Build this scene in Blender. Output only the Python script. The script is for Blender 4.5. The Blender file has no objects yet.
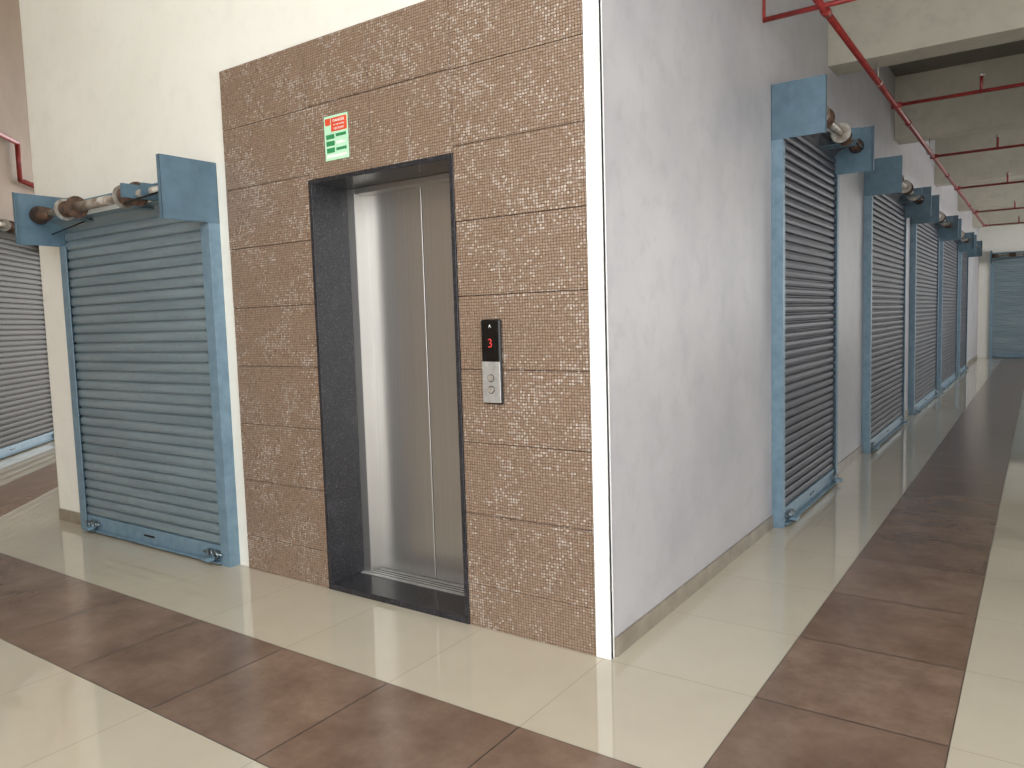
import bpy, bmesh, math, random
from mathutils import Matrix, Vector
random.seed(4)
scn=bpy.context.scene
COL=bpy.context.collection
try:
    scn.view_settings.view_transform='Standard'
except Exception: pass

# ------------------------------------------------------------ node helpers
def srgb(r,g,b):
    def c(v):
        v/=255.
        return v/12.92 if v<=.04045 else ((v+.055)/1.055)**2.4
    return (c(r),c(g),c(b),1)
class NT:
    def __init__(s,name):
        s.m=bpy.data.materials.new(name); s.m.use_nodes=True
        s.t=s.m.node_tree; s.b=s.t.nodes['Principled BSDF']
    def n(s,typ,**kw):
        x=s.t.nodes.new(typ)
        for k,v in kw.items(): setattr(x,k,v)
        return x
    def l(s,a,b): s.t.links.new(a,b)
    def val(s,a,sock):
        if hasattr(a,'links'): s.l(a,sock)
        else: sock.default_value=a
    def math(s,op,a,b=None,c=None):
        x=s.n('ShaderNodeMath',operation=op); s.val(a,x.inputs[0])
        if b is not None: s.val(b,x.inputs[1])
        if c is not None: s.val(c,x.inputs[2])
        return x.outputs[0]
    def mix(s,f,a,b):
        x=s.n('ShaderNodeMix',data_type='RGBA'); s.val(f,x.inputs[0]); s.val(a,x.inputs[6]); s.val(b,x.inputs[7])
        return x.outputs[2]
    def coord(s): return s.n('ShaderNodeTexCoord').outputs['Object']
    def sep(s,v):
        x=s.n('ShaderNodeSeparateXYZ'); s.l(v,x.inputs[0]); return x.outputs
    def comb(s,a,b,c=0.):
        x=s.n('ShaderNodeCombineXYZ'); s.val(a,x.inputs[0]); s.val(b,x.inputs[1]); s.val(c,x.inputs[2]); return x.outputs[0]
    def noise(s,v,scale,detail=4,rough=.5):
        x=s.n('ShaderNodeTexNoise'); s.l(v,x.inputs['Vector']); x.inputs['Scale'].default_value=scale
        x.inputs['Detail'].default_value=detail; x.inputs['Roughness'].default_value=rough; return x.outputs['Fac']
    def ramp(s,f,p0,p1,c0=(0,0,0,1),c1=(1,1,1,1)):
        x=s.n('ShaderNodeValToRGB'); s.l(f,x.inputs[0]); e=x.color_ramp.elements
        e[0].position=p0;e[1].position=p1;e[0].color=c0;e[1].color=c1; return x.outputs[0]
    def bump(s,h,strength,dist=.01):
        x=s.n('ShaderNodeBump'); s.l(h,x.inputs['Height']); x.inputs['Strength'].default_value=strength
        x.inputs['Distance'].default_value=dist; s.l(x.outputs[0],s.b.inputs['Normal'])
    def set(s,color=None,rough=None,metal=None,spec=None):
        if color is not None: s.val(color,s.b.inputs['Base Color'])
        if rough is not None: s.val(rough,s.b.inputs['Roughness'])
        if metal is not None: s.val(metal,s.b.inputs['Metallic'])
        if spec is not None: s.b.inputs['Specular IOR Level'].default_value=spec
        return s
def simple(name,c1,c2=None,rough=.5,metal=0.,scale=8,spec=.5,bump=0):
    m=NT(name)
    v=m.coord(); f=m.noise(v,scale,5,.6)
    c2=c2 or tuple(x*.85 for x in c1[:3])+(1,)
    m.set(m.mix(m.ramp(f,.35,.65),c1,c2),rough,metal,spec)
    if bump: m.bump(f,bump,.003)
    return m.m

def plaster(name,c1,c2,rough=.6,k=.3):
    m=NT(name); v=m.coord()
    f1=m.noise(v,1.1,5,.6); f2=m.noise(v,7,6,.65)
    c=m.mix(m.ramp(f1,.35,.68),c1,c2)
    c=m.mix(m.math('MULTIPLY',m.ramp(f2,.5,.75),k),c,tuple(x*.84 for x in c2[:3])+(1,))
    m.set(c,rough,0,.35); m.bump(f2,.1,.004); return m.m

M={}
M['white']=plaster('plaster_white',srgb(230,229,220),srgb(223,222,212))
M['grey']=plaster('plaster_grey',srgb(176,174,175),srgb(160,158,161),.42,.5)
M['tan']=plaster('plaster_tan',srgb(142,124,106),srgb(128,110,94))
M['bead']=simple('corner_white_paint',srgb(244,244,242),srgb(234,234,230),.6,scale=30)
M['cream']=plaster('beam_cream',srgb(188,183,168),srgb(170,165,150),.6,.6)
M['ceil']=plaster('ceiling_grey',srgb(116,112,105),srgb(96,92,85))
M['skirt']=simple('skirting_taupe',srgb(142,133,118),srgb(120,111,98),.35)
M['blue']=simple('shutter_blue_paint',srgb(114,139,154),srgb(97,122,137),.42,.1,14)
M['bluedk']=simple('shutter_bracket_blue',srgb(90,115,129),srgb(76,100,115),.45,.1,9)
M['steel']=simple('galvanised_shaft',srgb(190,188,180),srgb(128,112,96),.4,.4,14)
M['rust']=simple('rusty_pulley',srgb(108,80,62),srgb(52,44,40),.6,.3,30)
M['red']=simple('red_pipe_paint',srgb(150,50,46),srgb(116,34,32),.35,0,12)
M['black']=simple('black_plastic',srgb(18,18,19),srgb(12,12,13),.2)
M['dark']=simple('dark_void',srgb(22,22,22),srgb(16,16,16),.8)
M['grout']=simple('dark_grout',srgb(70,56,48),srgb(56,46,40),.8)
M['lock']=simple('padlock_metal',srgb(150,165,172),srgb(90,96,100),.3,.8,40)
M['sill']=simple('sill_steel',srgb(196,196,194),srgb(172,172,170),.4,.6,25)
def slatmat(name,a,b,c,rough=.38,metal=.3,spec=.5):
    m=NT(name); v=m.coord(); s=m.sep(v)
    f=m.noise(m.comb(m.math('MULTIPLY',s[0],.6),s[1],m.math('MULTIPLY',s[2],9.)),1.6,4,.6)
    col=m.mix(m.ramp(f,.35,.65),a,b)
    g=m.noise(v,22,5,.7)
    col=m.mix(m.math('MULTIPLY',m.ramp(g,.5,.72),.35),col,c)
    m.set(col,rough,metal,spec); return m.m
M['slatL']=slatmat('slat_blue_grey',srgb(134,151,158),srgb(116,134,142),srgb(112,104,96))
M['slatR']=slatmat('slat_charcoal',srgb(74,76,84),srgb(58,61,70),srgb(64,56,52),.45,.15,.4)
M['slatF']=slatmat('slat_grey',srgb(66,62,56),srgb(54,51,47),srgb(48,42,38),.5,.1,.35)
m=NT('brushed_stainless'); v=m.coord(); s=m.sep(v)
f=m.noise(m.comb(m.math('MULTIPLY',s[0],260.),s[1],m.math('MULTIPLY',s[2],1.2)),1.,2,.5)
m.set(m.mix(f,srgb(206,204,200),srgb(182,180,176)),m.math('MULTIPLY_ADD',f,.1,.27),.9)
M['stain']=m.m
m=NT('black_granite'); v=m.coord(); f=m.noise(v,160,3,.7); f2=m.noise(v,12,4,.6)
c=m.mix(m.ramp(f,.55,.72),srgb(36,36,40),srgb(96,95,99)); c=m.mix(m.math('MULTIPLY',m.ramp(f2,.5,.7),.3),c,srgb(66,65,69))
m.set(c,.22,0,.4); M['granite']=m.m
# mosaic
m=NT('mosaic_cladding'); v=m.coord(); s=m.sep(v)
P=.0135
wob=m.math('MULTIPLY',m.noise(v,14,2),.7)
gx=m.math('ADD',m.math('DIVIDE',s[0],P),wob); gz=m.math('ADD',m.math('DIVIDE',s[2],P*.95),wob)
fx=m.math('FRACT',gx); fz=m.math('FRACT',gz)
cell=m.comb(m.math('FLOOR',gx),m.math('FLOOR',gz))
wn=m.n('ShaderNodeTexWhiteNoise'); wn.noise_dimensions='2D'; m.l(cell,wn.inputs['Vector'])
wc=m.sep(wn.outputs['Color'])
def edge(f): return m.math('MULTIPLY',m.math('GREATER_THAN',f,.14),m.math('LESS_THAN',f,.88))
mask=m.math('MULTIPLY',edge(fx),edge(fz))
chip=m.mix(wn.outputs['Value'],srgb(142,120,101),srgb(158,136,116))
big=m.noise(v,4.0,5,.7)
pale_glint=m.math('GREATER_THAN',m.math('ADD',m.math('MULTIPLY',wc[1],.7),m.math('MULTIPLY',big,2.2)),1.72)  # lighter chips in patches, glints painted into their colour
chip=m.mix(m.math('MULTIPLY',pale_glint,.4),chip,srgb(212,203,192))
col=m.mix(mask,srgb(106,85,70),chip)
speckle=m.noise(v,70,5,.8)  # fine pale speckle over chips and joints
col=m.mix(m.math('MULTIPLY',m.ramp(speckle,.58,.68),.6),col,srgb(218,210,200))
m.set(col,m.math('MULTIPLY_ADD',wc[1],.2,.25),.1,.7)
tilt=m.math('ADD',m.math('MULTIPLY',m.math('SUBTRACT',fx,.5),m.math('SUBTRACT',wc[0],.5)),m.math('MULTIPLY',m.math('SUBTRACT',fz,.5),m.math('SUBTRACT',wc[2],.5)))
h=m.math('MULTIPLY',mask,m.math('ADD',m.math('MULTIPLY',tilt,1.5),m.math('MULTIPLY_ADD',wc[1],.3,.6)))
m.bump(h,.8,.0045); M['mosaic']=m.m
def floor_mat(name,c1,c2,grout,T,ox,oy,rough,gw,var,mottle,spec=.5,rot=0):
    m=NT(name); v=m.coord()
    if rot:
        mp=m.n('ShaderNodeMapping'); m.l(v,mp.inputs[0]); mp.inputs['Rotation'].default_value=(0,0,rot); v2=mp.outputs[0]
    else: v2=v
    s=m.sep(v2)
    gx=m.math('DIVIDE',m.math('SUBTRACT',s[0],ox),T); gy=m.math('DIVIDE',m.math('SUBTRACT',s[1],oy),T)
    def ln(g):
        f=m.math('FRACT',m.math('ADD',g,gw/T/2)); return m.math('LESS_THAN',f,gw/T)
    line=m.math('MAXIMUM',ln(gx),ln(gy))
    wn=m.n('ShaderNodeTexWhiteNoise'); wn.noise_dimensions='2D'; m.l(m.comb(m.math('FLOOR',m.math('ADD',gx,gw/T/2)),m.math('FLOOR',m.math('ADD',gy,gw/T/2))),wn.inputs['Vector'])
    f=m.noise(v,mottle,8,.65); f2=m.noise(v,mottle*5,6,.7)
    c=m.mix(m.ramp(f,.35,.68),c1,c2)
    c=m.mix(m.math('MULTIPLY',m.ramp(f2,.45,.7),.3),c,c1)
    c=m.mix(m.math('MULTIPLY',wn.outputs['Value'],var),c,tuple(x*.7 for x in c1[:3])+(1,))
    sp=m.noise(v,45,4,.7); c=m.mix(m.math('MULTIPLY',m.ramp(sp,.68,.74),.45),c,tuple(x*.55 for x in c1[:3])+(1,))
    c=m.mix(line,c,grout)
    m.set(c,m.math('ADD',m.math('MULTIPLY_ADD',f2,.06,rough),m.math('MULTIPLY',line,.2)),0,spec)
    return m.m
M['beige']=floor_mat('floor_beige_vitrified',srgb(188,180,162),srgb(181,172,154),srgb(154,146,129),.62,.62,-.64,.0,.003,.08,1.5,.95)
M['brown']=floor_mat('floor_brown_tile',srgb(104,83,70),srgb(138,116,100),srgb(58,48,43),.62,.62,-.64,.17,.006,.35,3.5,.6)
M['brown45']=floor_mat('floor_brown_tile_diagonal',srgb(120,92,72),srgb(150,122,98),srgb(58,48,43),.62,.1,-.2,.2,.006,.35,3.5,.5,math.radians(45))
def emis(name,c,s):
    m=NT(name); m.set(c,.5); m.b.inputs['Emission Color'].default_value=c; m.b.inputs['Emission Strength'].default_value=s; return m.m
M['led']=emis('red_led',srgb(190,50,50),.3)
M['signg']=simple('sign_pale_green',srgb(186,228,196),srgb(176,220,188),.35,scale=3)
M['signd']=simple('sign_dark_green',srgb(50,140,86),srgb(44,126,76),.35)
M['signr']=simple('sign_red',srgb(220,84,54),srgb(206,72,46),.35)
M['signw']=simple('sign_white',srgb(236,240,232),None,.35)

# ------------------------------------------------------------ mesh helpers
class MB:
    def __init__(s,name,mats,parent=None,bevel=0):
        s.name=name; s.bm=bmesh.new(); s.mats=mats; s.parent=parent; s.bevel=bevel
    def mi(s,k):
        if k not in s.mats: s.mats.append(k)
        return s.mats.index(k)
    def box(s,x0,x1,y0,y1,z0,z1,k):
        i=s.mi(k); v=[s.bm.verts.new(p) for p in ((x0,y0,z0),(x1,y0,z0),(x1,y1,z0),(x0,y1,z0),(x0,y0,z1),(x1,y0,z1),(x1,y1,z1),(x0,y1,z1))]
        for f in ((0,3,2,1),(4,5,6,7),(0,1,5,4),(1,2,6,5),(2,3,7,6),(3,0,4,7)):
            s.bm.faces.new([v[j] for j in f]).material_index=i
    def prism(s,pts,z0,z1,k):
        i=s.mi(k); n=len(pts); a=[s.bm.verts.new((p[0],p[1],z0)) for p in pts]; b=[s.bm.verts.new((p[0],p[1],z1)) for p in pts]
        fs=[s.bm.faces.new(a[::-1]),s.bm.faces.new(b)]+[s.bm.faces.new((a[j],a[(j+1)%n],b[(j+1)%n],b[j])) for j in range(n)]
        for f in fs: f.material_index=i
    def cyl(s,p,q,r,k,seg=20,r2=None):
        i=s.mi(k); p=Vector(p);q=Vector(q);d=q-p; r2=r if r2 is None else r2
        mt=Matrix.Translation((p+q)/2)@d.to_track_quat('Z','Y').to_matrix().to_4x4()
        g=bmesh.ops.create_cone(s.bm,cap_ends=True,segments=seg,radius1=r,radius2=r2,depth=d.length,matrix=mt)
        for f in {f for v in g['verts'] for f in v.link_faces}:
            f.material_index=i; f.smooth=len(f.verts)==4
    def torus(s,c,R,r,k,axis='Y',n=18,mm=8):
        i=s.mi(k); vs=[]
        for a in range(n):
            A=2*math.pi*a/n; row=[]
            for b in range(mm):
                B=2*math.pi*b/mm; rr=R+r*math.cos(B)
                u,w,t=rr*math.cos(A),rr*math.sin(A),r*math.sin(B)
                o={'Y':(u,t,w),'X':(t,u,w),'Z':(u,w,t)}[axis]
                row.append(s.bm.verts.new((c[0]+o[0],c[1]+o[1],c[2]+o[2])))
            vs.append(row)
        for a in range(n):
            for b in range(mm):
                f=s.bm.faces.new((vs[a][b],vs[(a+1)%n][b],vs[(a+1)%n][(b+1)%mm],vs[a][(b+1)%mm])); f.material_index=i; f.smooth=True
    def done(s):
        bmesh.ops.recalc_face_normals(s.bm,faces=s.bm.faces)
        me=bpy.data.meshes.new(s.name); s.bm.to_mesh(me); s.bm.free()
        for k in s.mats: me.materials.append(M[k])
        o=bpy.data.objects.new(s.name,me); COL.objects.link(o)
        if s.bevel:
            b=o.modifiers.new('bevel','BEVEL'); b.width=s.bevel; b.segments=2; b.limit_method='ANGLE'
        if s.parent: o.parent=s.parent
        return o
def empty(name,loc=(0,0,0),rz=0):
    e=bpy.data.objects.new(name,None); e.location=loc; e.rotation_euler=(0,0,rz); e.empty_display_size=.2; COL.objects.link(e); return e
def text(name,body,size,loc,rot,mat,parent,align='CENTER',ext=.0005):
    c=bpy.data.curves.new(name,'FONT'); c.body=body; c.size=size; c.align_x=align; c.align_y='CENTER'; c.extrude=ext
    o=bpy.data.objects.new(name,c); COL.objects.link(o); c.materials.append(M[mat]); o.location=loc; o.rotation_euler=rot; o.parent=parent; return o

XR=.03
# ------------------------------------------------------------ room shell
f=MB('floor',[])
f.box(-14,5,-9,22,-.2,0,'beige')
f.box(-4.9,1.24,-1.26,-.64,0,.0012,'brown')
f.box(.62,1.24,-.64,21.5,0,.0012,'brown')
f.prism([(-4.71,-.64),(-4.89,-1.26),(-12.4,6.25),(-11.6,6.25)],0,.0012,'brown45')
f.done()

LX0,LX1,LZ=-1.645,-.70,2.14
w=MB('wall_front',[])
w.box(-4.63,LX0,0,.3,0,6,'white'); w.box(LX0,LX1,0,.3,LZ,6,'white'); w.box(LX1,-.17,0,.3,0,6,'white')
w.done()
w=MB('wall_left_return',[]); w.box(-4.63,-4.33,.3,6,0,6,'white'); w.done()
w=MB('wall_right',[]); w.box(-.17,XR,0,21.5,0,6,'grey'); w.done()
w=MB('trim_1',[],bevel=.003); w.box(-.036,XR+.005,-.019,.0,0,6,'bead'); w.box(XR,XR+.005,-.019,.01,0,6,'bead'); w.done()
w=MB('wall_end',[]); w.box(-.17,5,21.5,21.8,0,4,'white'); w.done()
w=MB('wall_light_block',[]); w.box(4.6,4.8,.5,8.0,0,6,'white'); w.done()  # unseen wall, added to cut side light on the right wall
w=MB('wall_diagonal',[])
def d45(s,n):
    bx,by=-7.3/2,-7.3/2
    return (bx-.7071*s+.7071*n, by+.7071*s+.7071*n)
w.prism([d45(-3,0),d45(13,0),d45(13,-.3),d45(-3,-.3)],0,6,'tan'); w.done()
b=MB('baseboard_right',[])
segs=[(.0,2.25),(3.9,5.28),(7.65,8.4),(11.15,11.65),(14.55,15.1),(17.0,21.5)]
for a,c in segs: b.box(XR,XR+.012,a+(.02 if a==0 else 0),c,0,.08,'skirt')
b.done()
b=MB('baseboard_front',[]); b.box(-4.63,-4.19,-.012,0,0,.085,'skirt'); b.done()
b=MB('baseboard_diagonal',[]); 
b.prism([d45(8.25,.012),d45(13,.012),d45(13,0),d45(8.25,0)],0,.085,'bead'); b.done()

c=MB('ceiling',[])
c.box(XR,5,0.3,21.5,4.0,4.15,'ceil')
c.box(-14,5,-4.5,.3,6.0,6.2,'white'); c.box(-14,XR,.3,8,6.0,6.2,'white')  # unseen high roof, added and cut short to set the daylight
c.box(-.17,5,.0,.3,3.6,6,'cream')
c.done()
for i,y in enumerate((3.8,7.1,11.0,15.0,19.0)):
    t=MB('ceiling_beam',[]); t.box(XR,4.6,y,y+.3,3.3,4.0,'cream'); t.done()
c=MB('parapet_wall',[]); c.box(4.6,4.8,8.0,21.5,0,.9,'white'); c.done()
for y in (11.0,15.0,19.0):
    c=MB('concrete_column',[]); c.box(4.3,4.6,y,y+.35,0,3.3,'cream'); c.done()

# ------------------------------------------------------------ lift cladding + lift
G=.0016
lift=empty('elevator')
cl=MB('mosaic_cladding',[],lift,bevel=.001)
CX=-2.335
cl.box(CX,LX0,-.008,0,0,2.82,'grout'); cl.box(LX1,-.037,-.008,0,0,2.82,'grout'); cl.box(LX0,LX1,-.008,0,LZ,2.82,'grout')
zs=[0]+[.2+.328*k for k in range(8)]+[2.82]
cols=[(CX,LX0),(LX1,-.037)]
for a,c2 in cols:
    for k in range(len(zs)-1):
        z0,z1=zs[k],zs[k+1]
        cl.box(a+G,c2-G,-.014-random.random()*.004,-.008,z0+G,z1-G,'mosaic')
for a,c2 in ((LX0,-1.2),(-1.2,LX1)):
    cl.box(a+G,c2-G,-.016,-.008,LZ+.002,2.5,'mosaic'); cl.box(a+G,c2-G,-.018,-.008,2.503,2.82-G,'mosaic')
cl.done()
D=.26
g=MB('granite_surround',[],lift,bevel=.002)
g.box(LX0,LX0+.022,-.022,D,0.03,LZ,'granite'); g.box(LX1-.022,LX1,-.022,D,0.03,LZ,'granite')
g.box(LX0+.022,LX1-.022,-.022,D,LZ-.022,LZ,'granite'); g.box(LX0,LX1,-.022,D,0,.03,'granite')
g.done()
a0,a1,zt=LX0+.022,LX1-.022,LZ-.022
s=MB('steel_door_frame',[],lift,bevel=.002)
s.box(a0,a0+.055,D-.04,D+.05,.03,zt,'stain'); s.box(a1-.055,a1,D-.04,D+.05,.03,zt,'stain')
s.box(a0+.055,a1-.055,D-.04,D+.05,zt-.03,zt,'stain')
s.done()
s=MB('door_sill',[],lift,bevel=.001)
s.box(a0,a1,D+.0005,D+.1,.0,.033,'sill'); s.box(a0,a1,D-.07,D+.0005,.0302,.034,'sill')
for k in range(3): s.box(a0+.055,a1-.055,D-.045+k*.026,D-.038+k*.026,.0335,.0345,'dark')
s.done()
cx=(a0+a1)/2
for nm,x0,x1 in (('door_panel_left',a0+.05,cx-.0025),('door_panel_right',cx+.0025,a1-.05)):
    s=MB(nm,[],lift,bevel=.003); s.box(x0,x1,D+.045,D+.07,.037,zt-.02,'stain'); s.done()
s=MB('seam_shade_strip',[],lift); s.box(cx-.006,cx+.006,D+.06,D+.072,.037,zt-.02,'dark'); s.done()  # dark strip behind the centre gap, seam shade put into its colour
s=MB('shaft_back',[],lift); s.box(a0-.02,a1+.02,D+.11,D+.14,0,LZ,'dark'); s.done()
p=empty('elevator_call_panel')
q=MB('panel_back',[],p,bevel=.008); q.box(-.567,-.462,-.034,-.018,1.035,1.405,'black'); q.done()
q=MB('panel_faceplate',[],p,bevel=.004); q.box(-.562,-.467,-.038,-.034,1.042,1.222,'sill'); q.done()
q=MB('display_glass',[],p,bevel=.003); q.box(-.560,-.469,-.037,-.034,1.232,1.398,'black'); q.done()
q=MB('call_buttons',[],p)
for z in (1.10,1.15):
    q.cyl((-.515,-.038,z),(-.515,-.043,z),.014,'steel'); q.torus((-.515,-.040,z),.016,.0012,'black')
q.done()
R90=(math.pi/2,0,0)
text('display_digit','3',.055,(-.515,-.0375,1.30),R90,'led',p)
text('display_logo','A',.02,(-.515,-.0375,1.375),R90,'signw',p)
p=empty('safety_sign')
q=MB('sign_board',[],p); q.box(-1.508,-1.343,-.0205,-.0175,2.215,2.43,'signg')
O=.012
S0,S1=-.0212,-.0205
def sb(a,b,c,d,k): q.box(a+O,b+O,S0,S1,c,d,k)
sb(-1.47,-1.36,2.352,2.418,'signr')
sb(-1.512,-1.475,2.385,2.418,'signr')
sb(-1.508,-1.45,2.318,2.34,'signd'); sb(-1.44,-1.368,2.325,2.34,'signd')
sb(-1.508,-1.45,2.285,2.308,'signd'); sb(-1.44,-1.378,2.29,2.303,'signw')
sb(-1.508,-1.45,2.252,2.275,'signd'); sb(-1.44,-1.368,2.258,2.272,'signd')
sb(-1.508,-1.368,2.228,2.242,'signw')
q.done()
text('sign_title','DANGER',.02,(-1.403,S0-.0005,2.402),R90,'signw',p)
text('sign_text','IN CASE OF FIRE',.0105,(-1.403,S0-.0005,2.382),R90,'signw',p)
text('sign_note','USE STAIRS',.0145,(-1.403,S0-.0005,2.364),R90,'signw',p)

# ------------------------------------------------------------ rolling shutters
def shutter(W,H,loc,rz,slat,plate=.34,depth=.345,gw=.085,pitch=.064):
    e=empty('rolling_shutter',loc,rz)
    g=MB('guide_rails',[],e,bevel=.002)
    for x0,x1,side in ((0,gw,0),(W-gw,W,1)):
        g.box(x0,x1,-.072,-.066,0,H,'blue'); g.box(x0,x1,-.018,0,0,H,'blue')
        if side==0: g.box(x0,x0+.02,-.066,-.018,0,H,'blue')
        else: g.box(x1-.02,x1,-.066,-.018,0,H,'blue')
    g.done()
    prof=[(0,.0),(.06,.0),(.11,.013),(.2,.018),(.45,.021),(.75,.019),(.9,.013),(.95,.0)]
    bm=bmesh.new(); z=.11; rows=[]
    while z<H+.09:
        for t,o in prof:
            rows.append((-.032-o,z+t*pitch))
        z+=pitch
    rows+= [(-.05,z+.02),(-.09,z+.05),(-.14,z+.065)]
    a=[bm.verts.new((gw*.6,y,zz)) for y,zz in rows]; b=[bm.verts.new((W-gw*.6,y,zz)) for y,zz in rows]
    for i in range(len(rows)-1):
        bm.faces.new((a[i],b[i],b[i+1],a[i+1]))
    me=bpy.data.meshes.new('curtain'); bm.to_mesh(me); bm.free(); me.materials.append(M[slat])
    o=bpy.data.objects.new('slat_curtain',me); COL.objects.link(o); o.parent=e
    r=MB('bottom_rail',[],e,bevel=.003)
    r.box(gw*.5,W-gw*.5,-.058,-.03,.015,.112,'blue'); r.box(gw*.9,W-gw*.9,-.095,-.058,.015,.022,'blue')
    r.cyl((W*.5-.06,-.059,.065),(W*.5+.06,-.059,.065),.006,'black')
    r.done()
    lk=MB('side_locks',[],e)
    for x in (gw+.05,W-gw-.12):
        lk.box(x,x+.11,-.075,-.058,.05,.085,'lock'); lk.torus((x+.03,-.085,.065),.022,.006,'lock'); lk.torus((x+.085,-.085,.06),.022,.006,'lock')
        lk.cyl((x-.04,-.08,.068),(x+.15,-.08,.068),.007,'lock')
        lk.box(x+.02,x+.08,-.13,-.075,.03,.05,'blue')
    lk.done()
    z0,z1=H,H+plate
    br=MB('end_brackets',[],e,bevel=.0015)
    for x in (0,W-.004):
        br.box(x,x+.004,-depth,0,z0,z1,'bluedk')
        s=1 if x==0 else -1
        xa,xb=(x,x+.03) if s==1 else (x-.026,x+.004)
        br.box(xa,xb,-.005,0,z0,z1,'bluedk')
        br.box(xa,xb,-depth,-depth+.004,z0,z1,'bluedk')
    br.box(.004,W-.004,-.05,-.005,z1-.09,z1-.05,'blue')
    br.done()
    zc,yc=H+.2,-.2
    sh=MB('roller_shaft',[],e)
    sh.cyl((.004,yc,zc),(W-.004,yc,zc),.022,'steel')
    sh.cyl((.04,yc,zc),(.20,yc,zc),.062,'rust',r2=.03); sh.cyl((.0045,yc,zc),(.04,yc,zc),.05,'rust')
    sh.cyl((W-.02,yc,zc),(W-.12,yc,zc),.055,'rust',r2=.03)
    sh.cyl((W*.3,yc,zc),(W*.55,yc,zc),.03,'steel')
    for x in ((W*.27,W*.68) if W<2 else (W*.2,W*.5,W*.8)):
        sh.cyl((x-.07,yc,zc),(x+.07,yc,zc),.045,'rust',24)
        for d in (-.075,.075): sh.cyl((x+d-.003,yc,zc),(x+d+.003,yc,zc),.07,'steel' if d<0 else 'rust',28)
        for j in range(9): sh.torus((x-.06+j*.015,yc,zc),.047,.0055,'rust','X',20,6)
        sh.box(x-.03,x+.03,yc+.02,-.05,zc-.07,zc-.065,'bluedk')
    sh.box(W*.72,W*.73,-.3,-.05,zc-.03,zc+.05,'bluedk'); sh.box(W*.80,W*.81,-.26,-.05,zc-.05,zc+.04,'bluedk')
    sh.cyl((W*.72,-.28,zc-.06),(W-.01,-.25,zc-.02),.006,'black',8); sh.cyl((.02,-.12,zc-.12),(W*.3,-.1,zc-.06),.005,'black',8)
    sh.done()
    return e
h90=math.pi/2
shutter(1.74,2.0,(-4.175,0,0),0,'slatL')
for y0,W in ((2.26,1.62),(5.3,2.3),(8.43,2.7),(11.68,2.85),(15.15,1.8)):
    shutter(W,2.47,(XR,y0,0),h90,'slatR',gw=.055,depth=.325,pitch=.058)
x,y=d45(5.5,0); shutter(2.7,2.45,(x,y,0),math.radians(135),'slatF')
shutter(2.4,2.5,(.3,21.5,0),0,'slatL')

# ------------------------------------------------------------ pipes
p=empty('sprinkler_pipe')
q=MB('main_run',[],p)
PX,PZ=.365,3.15
q.cyl((PX,-1.5,PZ),(PX,17.2,PZ),.021,'red')
for y in (-.2,2.2,5.6,9.2,13): q.cyl((PX,y-.04,PZ),(PX,y+.04,PZ),.028,'red')
q.done()
q=MB('branch_runs',[],p)
for y in (4.8,7.6,10.6,14.2,17.2):
    q.cyl((PX,y,PZ),(4.55,y,PZ),.015,'red'); q.cyl((PX-.03,y,PZ),(PX+.05,y,PZ),.026,'red')
    for x in (1.0,2.2):
        q.cyl((x,y,PZ),(x,y,PZ+.12),.012,'red'); q.cyl((x,y,PZ+.12),(x,y,PZ+.15),.02,'steel')
q.cyl((XR,2.1,PZ),(.8,2.1,PZ),.015,'red'); q.cyl((XR,2.1,PZ),(XR,2.1,PZ+.6),.015,'red')
q.done()
q=MB('hangers',[],p)
for y in (1.8,3.95,7.25,11.15,15.15): q.cyl((PX,y,PZ),(PX,y,3.31 if y>3 else 4.0),.006,'steel',8); q.torus((PX,y,PZ),.03,.004,'steel','Y')
q.done()
p=empty('wall_pipe')
q=MB('pipe_run',[],p)
def P3(s,n,z): x,y=d45(s,n); return (x,y,z)
q.cyl(P3(3,.08,3.75),P3(7.6,.08,3.75),.03,'red'); q.cyl(P3(7.6,.08,3.75),P3(7.6,.08,3.3),.03,'red')
q.cyl(P3(7.6,.08,3.3),P3(9.5,.08,3.3),.03,'red')
q.done()

# ------------------------------------------------------------ light + camera
wd=bpy.data.worlds.new('daylight'); scn.world=wd; wd.use_nodes=True
bg=wd.node_tree.nodes['Background']; bg.inputs[0].default_value=(.985,.99,1.0,1); bg.inputs[1].default_value=3.7

cd=bpy.data.cameras.new('camera'); cam=bpy.data.objects.new('camera',cd); COL.objects.link(cam)
cd.sensor_width=36; cd.lens=763.9/1024*36; cd.clip_start=.05
r=Vector((.82248,.56801,-.02999)); dn=Vector((.02292,-.08578,-.99605)); fw=Vector((-.56834,.81854,-.08357))
cam.matrix_world=Matrix(((r.x,-dn.x,-fw.x,1.45),(r.y,-dn.y,-fw.y,-2.71),(r.z,-dn.z,-fw.z,1.4),(0,0,0,1)))
scn.camera=cam
